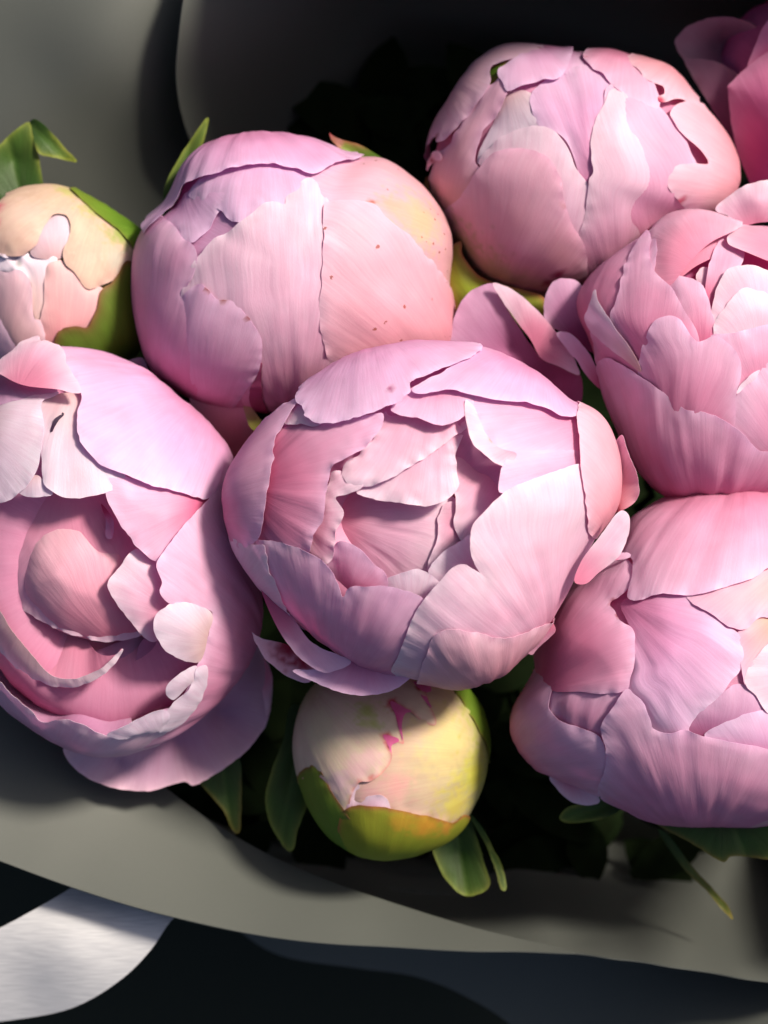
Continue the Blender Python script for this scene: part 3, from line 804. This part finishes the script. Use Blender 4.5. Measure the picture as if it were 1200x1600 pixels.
T.petal("640,580 650,420 665,330 700,260 716,222 746,214 776,242 800,312 850,400,-2 900,450,-4 960,520,-5 980,600,-5 960,720 850,860 700,960 580,970 560,800 620,700", h=7, base=(740, 1000), pal='pale', g0=-.2, inner="740,420,6 760,560,2")
T.petal("262,492 300,446 380,422 450,430 512,462 545,520 560,600 577,660 640,800 600,980 480,1010 330,980 180,860 110,720 200,580", h=15, base=(320, 1010), pal='pinkgreen', g1=.9, g0=-.1, flecks=[(190, 760, 120, (0.48, 0.42, 0.22)), (300, 850, 110, (0.56, 0.36, 0.28)), (555, 625, 9, (0.6, 0.22, 0.25)), (540, 860, 26, (0.42, 0.04, 0.12)), (500, 890, 24, (0.42, 0.04, 0.12))])
T.petal("620,88 700,55 780,70 850,150 880,225 888,282 830,262 740,216 690,162 650,132", h=9, base=(760, 30), pal='pink', flecks=[(630, 95, 9, (0.6, 0.12, 0.25))])
T.petal("775,105 850,85 950,130 1020,210 1035,265 1015,264 960,250 890,262 882,246 905,232 903,206 850,182 812,142", h=14, base=(980, 80), pal='salmon', flecks=[(890, 254, 24, (0.62, 0.07, 0.16))])
T.petal("930,292 960,265 1030,255 1100,310 1180,400 1220,500 1200,610 1110,670 1000,642 952,592 925,560 925,520 950,484 1000,474 1072,472 1050,440 982,380 940,332", h=17, base=(1240, 600), pal='salmon', puff=8, flecks=[(965, 605, 22, (0.6, 0.1, 0.2))])
T.leaf("148,900 150,820 165,765 195,750 202,800 250,862 300,890 400,915 490,945 500,1000 460,1050 380,1060 280,1060 190,1010", h=90, base=(300, 1080), pal='sepaly', name='sepal', inner="260,960,25", puff=8)
T.leaf("50,540,-20 62,520 75,600 110,680 150,740 120,760,-20 70,660,-20", h=0, base=(120, 780), pal='sepal', name='sepal')

# ================================================================== R1 : open ruffled head at the right edge
R1 = Flower('peony', 'open ruffled pink peony cut by the right edge, its inner petals standing upright', 'flower', GP,
            (690, 270), 510 / 1200,
            "490,480 520,400 600,315 720,228 800,160 900,130 1000,138 1100,170 1250,200 1400,350 1450,600 1400,900 1280,1120 1100,1190 900,1195 790,1140 720,1060 670,960 620,850 575,720 545,620",
            (960, 650), 190, -150)
R1.core(-30, cav=[(1080, 420, 70, 260)], pal='magenta'); R1.stem(foot=(760, 880))
R1.petal("755,225 800,165 880,122 960,118 1060,150 1100,195 990,260 840,420 780,380 765,310", h=-8, base=(1000, 400), pal='pale')
R1.petal("788,375 798,270 840,192 920,163 1000,170 1078,190 1095,215 1040,255 1000,310 930,352 870,397 820,402", h=-24, base=(960, 430), pal='pale', g0=-.3)
R1.petal("1000,140 1080,70 1130,45 1200,35 1300,60 1300,160 1150,190 1085,200 1050,165", flat=True, h=20, base=(1150, 240), pal='pale', inner="1150,110,12")
R1.petal("1045,255 1085,205 1150,162 1230,140 1320,200 1320,360 1190,330 1100,290", h=-18, base=(1300, 380), pal='pale', g0=-.3)
R1.petal("890,390 960,310 1020,280 1120,300 1300,340 1300,420 1100,420 980,430", h=-62, base=(1050, 500), pal='magenta')
R1.petal("970,470 985,330 1028,250 1046,266 1072,280 1102,286 1095,345 1050,372 1012,430 990,500", h=-22, base=(980, 560), pal='pink', puff=3)
R1.petal("933,392 958,354 985,360 982,400 962,424", h=-30, base=(960, 470), pal='pale')
R1.petal("820,402 868,388 922,396 962,428 986,500 1005,592 945,640 900,560 855,460", h=-16, base=(960, 700), pal='pink', g0=-.3)
R1.petal("988,520 1008,432 1048,362 1110,345 1200,370 1320,410 1320,580 1140,590 1060,610 1000,610", h=-20, base=(1150, 700), pal='pale', g0=-.3)
R1.petal("998,570 1050,482 1110,432 1190,450 1320,520 1320,600 1150,590 1010,610", h=-12, base=(1180, 720), pal='pale', g0=-.3)
R1.petal("985,602 1060,592 1140,573 1220,556 1340,560 1340,740 1200,760 1085,790 1070,700 1040,640", h=-4, base=(1200, 900), pal='pink', g0=-.2, curl=4)
R1.petal("1080,808 1090,785 1130,740 1165,722 1155,745 1110,785", h=10, base=(1160, 800), pal='pale', puff=2)
R1.petal("1050,950 1085,810 1150,750 1210,680 1340,620 1380,900 1300,1060 1170,1050", h=2, base=(1300, 1100), pal='pink', g0=-.2)
R1.petal("490,490 515,405 600,312 742,228 790,260 780,400 720,600 640,700 575,720 545,640 505,560", h=-6, base=(640, 740), pal='pink', g0=-.3)
R1.petal("755,222 770,240 767,310 790,372 850,432 900,520 942,592 945,640 870,720 780,740 735,725 690,660 638,562 650,470 700,300", h=4, base=(800, 900), pal='pink', g0=-.4, curl=4)
R1.petal("552,590 640,640 742,725 700,760 620,740 575,715", h=7, base=(680, 800), pal='pink')
R1.petal("570,432 590,480 640,560 700,640 740,730 680,685 600,622 550,572 539,532 555,492", h=17, base=(760, 760), pal='white', curl=6)
R1.petal("730,760 745,650 768,585 800,547 845,530 885,550 942,622 1000,602 1060,638 1092,690 1096,740 1078,810 1060,960 900,960 800,860", h=9, base=(880, 1060), pal='pink', g0=-.3, wrinkle=3.2, curl=3)
R1.petal("572,722 588,690 625,681 680,708 740,745 820,800 900,862 960,870 1040,900 1100,940 1140,990 1168,1012 1220,1010 1340,980 1380,1140 1200,1260 900,1270 740,1180 640,1020 620,900 590,800", h=15, base=(980, 1320), pal='pink', g0=-.3, wrinkle=4, curl=3)
R1.petal("24,640 40,555 95,445 192,406 240,490 300,590 380,688 512,742 490,900 300,880 80,760", flat=True, h=20, base=(420, 900), pal='mauve', edgew=0.2, inner="250,650,-22 380,760,-25")  # mauve here paints the dull shade inside the guard petal
R1.petal("192,406,4 260,428 340,490 420,580 490,680 512,742 430,710 372,684 330,612 290,560 242,492", flat=True, h=30, base=(350, 640), pal='pale', curl=2, puff=4)
R1.petal("378,535 384,450 410,400 450,387 500,398 530,440 530,560 560,660 440,585 400,562", flat=True, h=10, base=(520, 640), pal='mauve')
R1.petal("428,590 470,588 530,640 575,720 600,800 560,770 500,690", flat=True, h=42, base=(640, 820), pal='pink')
R1.petal("600,330 580,290 640,235 700,225 720,240 640,300", flat=True, h=-10, base=(680, 320), pal='pink')

# ================================================================== R2 : closed lumpy head, lower right
R2 = Flower('peony', 'lumpy folded pink peony at lower right, cut by the edge, with a red notch', 'flower', GP,
            (780, 760), 420 / 960,
            "45,830 62,770 105,710 130,640 145,560 200,440 290,340 350,270 430,180 480,120 600,58 700,32 820,25 960,35 1150,150 1300,400 1300,800 1200,1100 960,1188 800,1196 600,1196 480,1155 350,1105 250,1050 150,1012 80,950",
            (640, 640), 238, -150)
R2.core(-15, pal='pink'); R2.stem(foot=(740, 960))
R2.petal("440,425 470,400 560,385 680,395 720,430 790,480 852,540 866,592 852,652 805,715 745,775 680,880 600,900 550,860 520,790 460,720 480,650 480,560 470,500", h=-2, base=(400, 380), pal='lilac', wrinkle=3.4, puff=10)
R2.petal("845,520 920,470 990,470 960,570 900,660 868,710 852,630", h=-8, base=(1000, 440), pal='peach')
R2.petal("865,700 950,560 1180,480 1180,800 940,800 900,740", h=-6, base=(1200, 640), pal='pale')
R2.petal("630,870 720,782 800,722 860,704 912,740 935,800 860,860 760,890", h=-13, base=(760, 950), pal='mauve')
R2.petal("728,884 780,842 860,806 960,790 1150,770 1180,950 960,980 820,940", h=-5, base=(960, 1050), pal='lilac')
R2.petal("668,402 800,360 900,330 1000,290 1180,280 1180,500 960,480 920,478 862,516 820,511 760,470", h=0, base=(1080, 220), pal='peach', curl=3)
R2.petal("190,730 300,715 400,720 480,712 430,830 370,890 280,870 215,815", h=-6, base=(320, 960), pal='pink', wrinkle=3)
R2.petal("200,728 188,780 222,822 290,852 350,872 388,930 400,1000 380,1100 240,1100 120,1060 20,980 -20,830 20,730 110,670 160,640", h=5, base=(20, 980), pal='pink', g0=-.3, wrinkle=2.5)
R2.petal("372,860 420,780 470,718 505,750 542,812 556,855 600,872 660,860 720,878 800,895 900,915 1000,935 1200,950 1260,1120 960,1260 800,1260 600,1250 430,1190 355,1090 385,1000 392,930", h=9, base=(720, 1330), pal='pink', g0=-.3, wrinkle=3, curl=3)
R2.petal("440,130 530,70 640,20 760,-10 920,0 1090,60 1220,200 1080,270 950,305 900,340 800,372 730,392 640,396 560,396 468,407 480,330 482,270 440,250 395,262", h=14, base=(860, -60), pal='pink', g0=-.3, wrinkle=2.5)
R2.petal("120,600 170,470 250,360 350,285 440,257 476,275 483,320 466,370 432,400 405,415 402,428 418,445 440,482 480,510 491,560 486,650 470,716 400,737 300,731 200,730 150,700", h=12, base=(120, 740), pal='pink', puff=12, g0=-.3, flecks=[(412, 420, 20), (432, 462, 16), (440, 404, 10), (300, 440, 5)])
R2.petal("180,1035 250,1045 350,1100 358,1126 300,1137 240,1112", flat=True, h=15, base=(260, 1020), pal='pale')
R2.petal("380,262,0 420,248 470,250 480,262 430,275 390,275", flat=True, h=150, base=(420, 300), pal='pink', flecks=[(408, 262, 12)])
R2.leaf("208,1192 240,1152 300,1137 370,1110 440,1145 385,1186 300,1206 230,1208", h=-60, base=(440, 1120), pal='leaf', name='sepal', edge=3)
R2.leaf("520,1180 600,1180 800,1180 1060,1170 1040,1310 960,1330 820,1322 800,1342 740,1312 680,1272 600,1232", h=-30, base=(800, 1120), pal='leafd', name='leaf', edge=3)
R2.leaf("560,1240 590,1255 680,1370 760,1460 815,1520 834,1572 800,1540 730,1460 650,1380", h=-150, base=(560, 1240), pal='leafd', name='leaf', edge=3)
R2.petal("815,1186 880,1150 940,1130 1000,1140 1040,1200 960,1230 860,1215", h=14, base=(1000, 1240), pal='peach', flecks=[(932, 1140, 16), (960, 1150, 14)])

# ================================================================== BB : tight bud at the bottom
BB = Flower('peony_bud', 'tight cream and green bud with crimson-toothed petal, at the bottom beneath the middle flower', 'bud', 'tight peony buds',
            (300, 960), 560 / 1200,
            "348,430 360,350 390,280 440,225 540,190 650,175 760,180 850,205 930,260 975,340 992,440 977,560 932,660 862,740 760,790 650,808 560,795 480,750 420,680 380,600 355,520",
            (670, 500), 138, -215)
BB.core(-8, pal='cream', mat=M_BUD); BB.stem(foot=(630, 1000), rad=9)
BB.petal("600,120 850,120 1040,200 1080,400 1060,600 970,740 900,705 860,692 740,667 660,650 560,650 510,560 520,460 640,300", h=0, base=(1040, 480), pal='creampink', mat=M_BUD, puff=3, wrinkle=1, g1=0.8, g0=0.0, flecks=[(860, 430, 120, (0.56, 0.45, 0.21)), (940, 540, 90, (0.40, 0.38, 0.06)), (960, 350, 100, (0.28, 0.32, 0.05)), (880, 640, 80, (0.50, 0.42, 0.10)), (680, 580, 60, (0.66, 0.36, 0.33)), (600, 600, 50, (0.64, 0.36, 0.36))])
BB.petal("490,556 530,560 562,572 546,622 600,605 640,604 666,640 640,720 540,720 480,640", h=3, base=(560, 760), pal='pale', tint=(.78, .72, .74), mat=M_BUD, puff=2, wrinkle=1)
BB.petal("300,430 340,300 440,170 560,120 700,130 745,225 770,245 790,290 813,374 776,362 715,320 666,294 690,350 709,437 690,428 645,406 668,470 668,490 640,530 600,556 560,562 540,600 515,660 480,620 430,540 340,560", h=8, base=(400, 230), pal='creamred', mat=M_BUD, puff=3, wrinkle=1.2, g0=-.1, g1=.6, grid=4, edge=3.0, edgew=.8, tipw=0.05,
         flecks=[(560, 520, 60, (0.64, 0.40, 0.42)), (500, 560, 50, (0.62, 0.42, 0.46)), (600, 480, 40, (0.66, 0.44, 0.44)), (430, 380, 90, (0.56, 0.51, 0.34)), (590, 330, 34, (0.40, 0.43, 0.15)), (610, 370, 24, (0.42, 0.44, 0.16)), (672, 298, 18), (690, 330, 18), (655, 410, 16), (665, 445, 12), (765, 250, 18), (785, 290, 10), (600, 545, 12, (0.6, 0.22, 0.2)), (565, 560, 10, (0.6, 0.22, 0.2))])
for pts, f in (("664,296 690,305 735,330 715,335 702,370 706,425 692,385 680,340", 1), ("640,406 690,418 694,428 668,440 670,478 660,445", 1), ("735,232 790,240 800,262 782,268 800,320 770,285 755,258", 1)):
    BB.petal(pts, h=9, base=(660, 360), pal='magenta', mat=M_BUD, puff=1, wrinkle=.3, jag=.4, grid=4, tint=(0.75, .35, .5), name='petal_tooth')
BB.petal("355,545 388,510 425,506 450,550 480,605 512,652 560,720 640,900 480,850 380,740 340,620", h=10, base=(600, 900), pal='sepal', name='sepal', mat=M_BUD, puff=3, edge=3.5, wrinkle=1)
BB.petal("512,655 560,635 620,640 700,655 780,670 840,685 870,692 918,670 940,740 860,840 760,890 640,910 520,880 490,740", h=12, base=(620, 930), pal='sepaly', name='sepal', mat=M_BUD, puff=3, edge=4, wrinkle=1, flecks=[(780, 700, 60, (0.44, 0.22, 0.025)), (700, 690, 45, (0.38, 0.24, 0.025)), (850, 710, 40, (0.42, 0.2, 0.03))])
BB.petal("800,180 930,200 1010,330 1040,440 1000,500 960,400 900,290", h=7, base=(960, 180), pal='sepal', name='sepal', mat=M_BUD, puff=2, edge=3, edgew=.3)
BB.leaf("240,620 262,520 300,420 330,300 400,330 400,560 382,640 352,720 336,790 320,796 272,732 250,680", h=-60, base=(380, 300), pal='leaf', inner="315,640,8")
BB.leaf("805,765 830,850 870,912 920,946 980,932 1002,905 986,850 960,760 920,665 860,690", h=-70, base=(880, 660), pal='leaf', inner="900,800,-10")
BB.leaf("918,655 970,708 1012,785 1046,860 1052,925 1040,925 1020,862 985,770 950,710", h=-52, base=(920, 655), pal='leaf', edge=2, name='leaf')

# ================================================================== LB : tight bud, left edge
LB = Flower('peony_bud', 'tight cream bud with white crinkled tip, at the left edge above the loose peony', 'bud', 'tight peony buds',
            (0, 170), 260 / 990,
            "-160,900 -120,650 0,535 100,498 200,478 340,470 450,500 560,560 700,640 780,700 860,790 885,900 870,1200 830,1400 700,1520 500,1590 300,1600 0,1540 -130,1200",
            (360, 1000), 118, -265)
LB.core(-10, pal='cream', mat=M_BUD); LB.stem(foot=(480, 900), rad=9)
PAL['creampink'] = tuple(tuple(v * 0.92 for v in c) for c in PAL['creampink'])
kb = dict(mat=M_BUD, grid=5, wrinkle=1.0, jag=.8, puff=3, pw=14, edge=7)
LB.petal("190,870 250,710 310,645 360,625 420,650 430,720 420,800 390,880 300,900", h=-4, base=(340, 1000), pal='white', tint=(.70, .62, .64), **kb)
LB.petal("-80,890 60,870 160,862 220,845 330,855 345,905 305,945 275,1010 265,1160 232,1260 195,1120 175,1010 120,965 40,985 -80,1000", h=-6, base=(220, 1240), pal='white', mat=M_BUD, grid=4, wrinkle=4, ruff=3, puff=2, jag=1, flecks=[(120, 930, 24, (0.4, 0.38, 0.4))])
LB.petal("235,1260 262,1150 268,1000 300,920 370,903 440,955 520,1050 600,1060 620,1180 560,1300 430,1420 330,1520 250,1450", h=0, base=(360, 1600), pal='salmon', tint=(.85, .78, .66), **kb)
LB.petal("-120,960 60,972 120,955 172,1002 196,1120 215,1243 240,1246 270,1380 200,1520 80,1560 40,1400 -120,1250", h=2, base=(100, 1640), pal='peach', tint=(.82, .82, .76), **kb)
LB.petal("-140,1130 -20,1200 40,1270 80,1370 100,1450 60,1600 -140,1560", h=5, base=(-60, 1620), pal='peach', **kb)
LB.petal("-140,700 0,560 100,480 240,440 360,440 500,490 640,590 780,690 850,800 860,940 760,960 690,1010 600,1050 556,1068 510,1070 460,1002 382,905 374,850 410,780 420,690 400,645 350,632 300,660 258,722 213,822 150,872 60,882 20,880 -140,830", h=6, base=(620, 420), pal='creampink', g1=.5, flecks=[(0, 600, 60, (0.55, 0.1, 0.16)), (0, 690, 40, (0.55, 0.1, 0.16)), (150, 640, 170, (0.60, 0.43, 0.37)), (500, 960, 110, (0.64, 0.44, 0.36)), (450, 720, 120, (0.58, 0.42, 0.34)), (560, 600, 120, (0.32, 0.36, 0.10)), (720, 760, 110, (0.26, 0.32, 0.08)), (400, 500, 90, (0.40, 0.38, 0.15)), (680, 900, 70, (0.46, 0.42, 0.36))], **kb)
LB.petal("40,870 60,878 52,890 25,884 0,866 10,860", h=9, base=(20, 860), pal='white', **kb)
LB.petal("810,720 930,800 960,950 940,1250 880,1500 700,1640 440,1640 330,1450 330,1345 370,1298 450,1285 510,1290 560,1200 585,1100 680,1005 735,912 790,905 810,840", h=9, base=(720, 1660), pal='sepal', tint=(.75, .72, .8), name='sepal', **kb)
LB.petal("420,470 520,500 620,560 740,640 870,750 880,880 800,850 700,730 570,620", h=17, base=(900, 800), pal='sepal', name='sepal', mat=M_BUD, grid=5, puff=2, edge=3, edgew=.2)
LB.leaf("-80,300 0,222 90,135 186,82 202,150 232,250 256,400 270,470 300,520 150,560 20,560 -80,530", h=-40, base=(150, 600), pal='leaf', inner="100,300,-14", edge=4)
LB.leaf("184,84,-6 210,64 262,90 330,160 400,240 468,317 380,302 300,285 238,265 205,165,-8", h=-30, base=(190, 90), pal='leaf', edge=3, tint=(1.3, 1.2, 1.0))

# ================================================================== K : head cut by the upper right corner
K = Flower('peony', 'deep pink peony cut by the upper right corner with mauve petals, shade put into their colour', 'flower', GP,
           (1000, 0), 200 / 762,
           "420,600 450,300 600,60 900,-60 1300,-40 1500,300 1500,800 1300,1150 900,1200 700,1150 560,850",
           (950, 560), 120, -420)
K.core(-10, pal='magenta'); K.stem(foot=(760, 820))
kk = dict(grid=6)
K.petal("218,260 245,205 330,148 430,116 500,112 600,127 700,172 730,230 760,400 640,520 500,440 380,380 260,340", flat=True, h=70, base=(600, 480), pal='plumshade', tint=(.7, .6, .65), inner="480,280,-60 600,350,-60", edge=5, edgew=.4, **kk)  # cup petals tinted darker, shade painted into their colour
K.petal("218,262,6 250,318 290,346 400,360 500,390 592,446 660,600 660,900 580,860 480,705 380,545 290,400", flat=True, h=84, base=(640, 900), pal='plumshade', tint=(.7, .6, .65), edge=6, edgew=.5, **kk)
K.petal("655,420 700,260 760,140 900,60 1100,60 1000,400 800,420", flat=True, h=130, base=(900, 500), pal='magenta', **kk)
K.petal("538,520 560,490 600,448 680,380 760,325 900,280 1150,300 1150,1150 800,1200 700,1110 650,1010 590,860 560,690", flat=True, h=150, base=(950, 1100), pal='magenta', g1=1.3, inner="760,700,40 900,600,60", puff=20, pw=60, **kk)
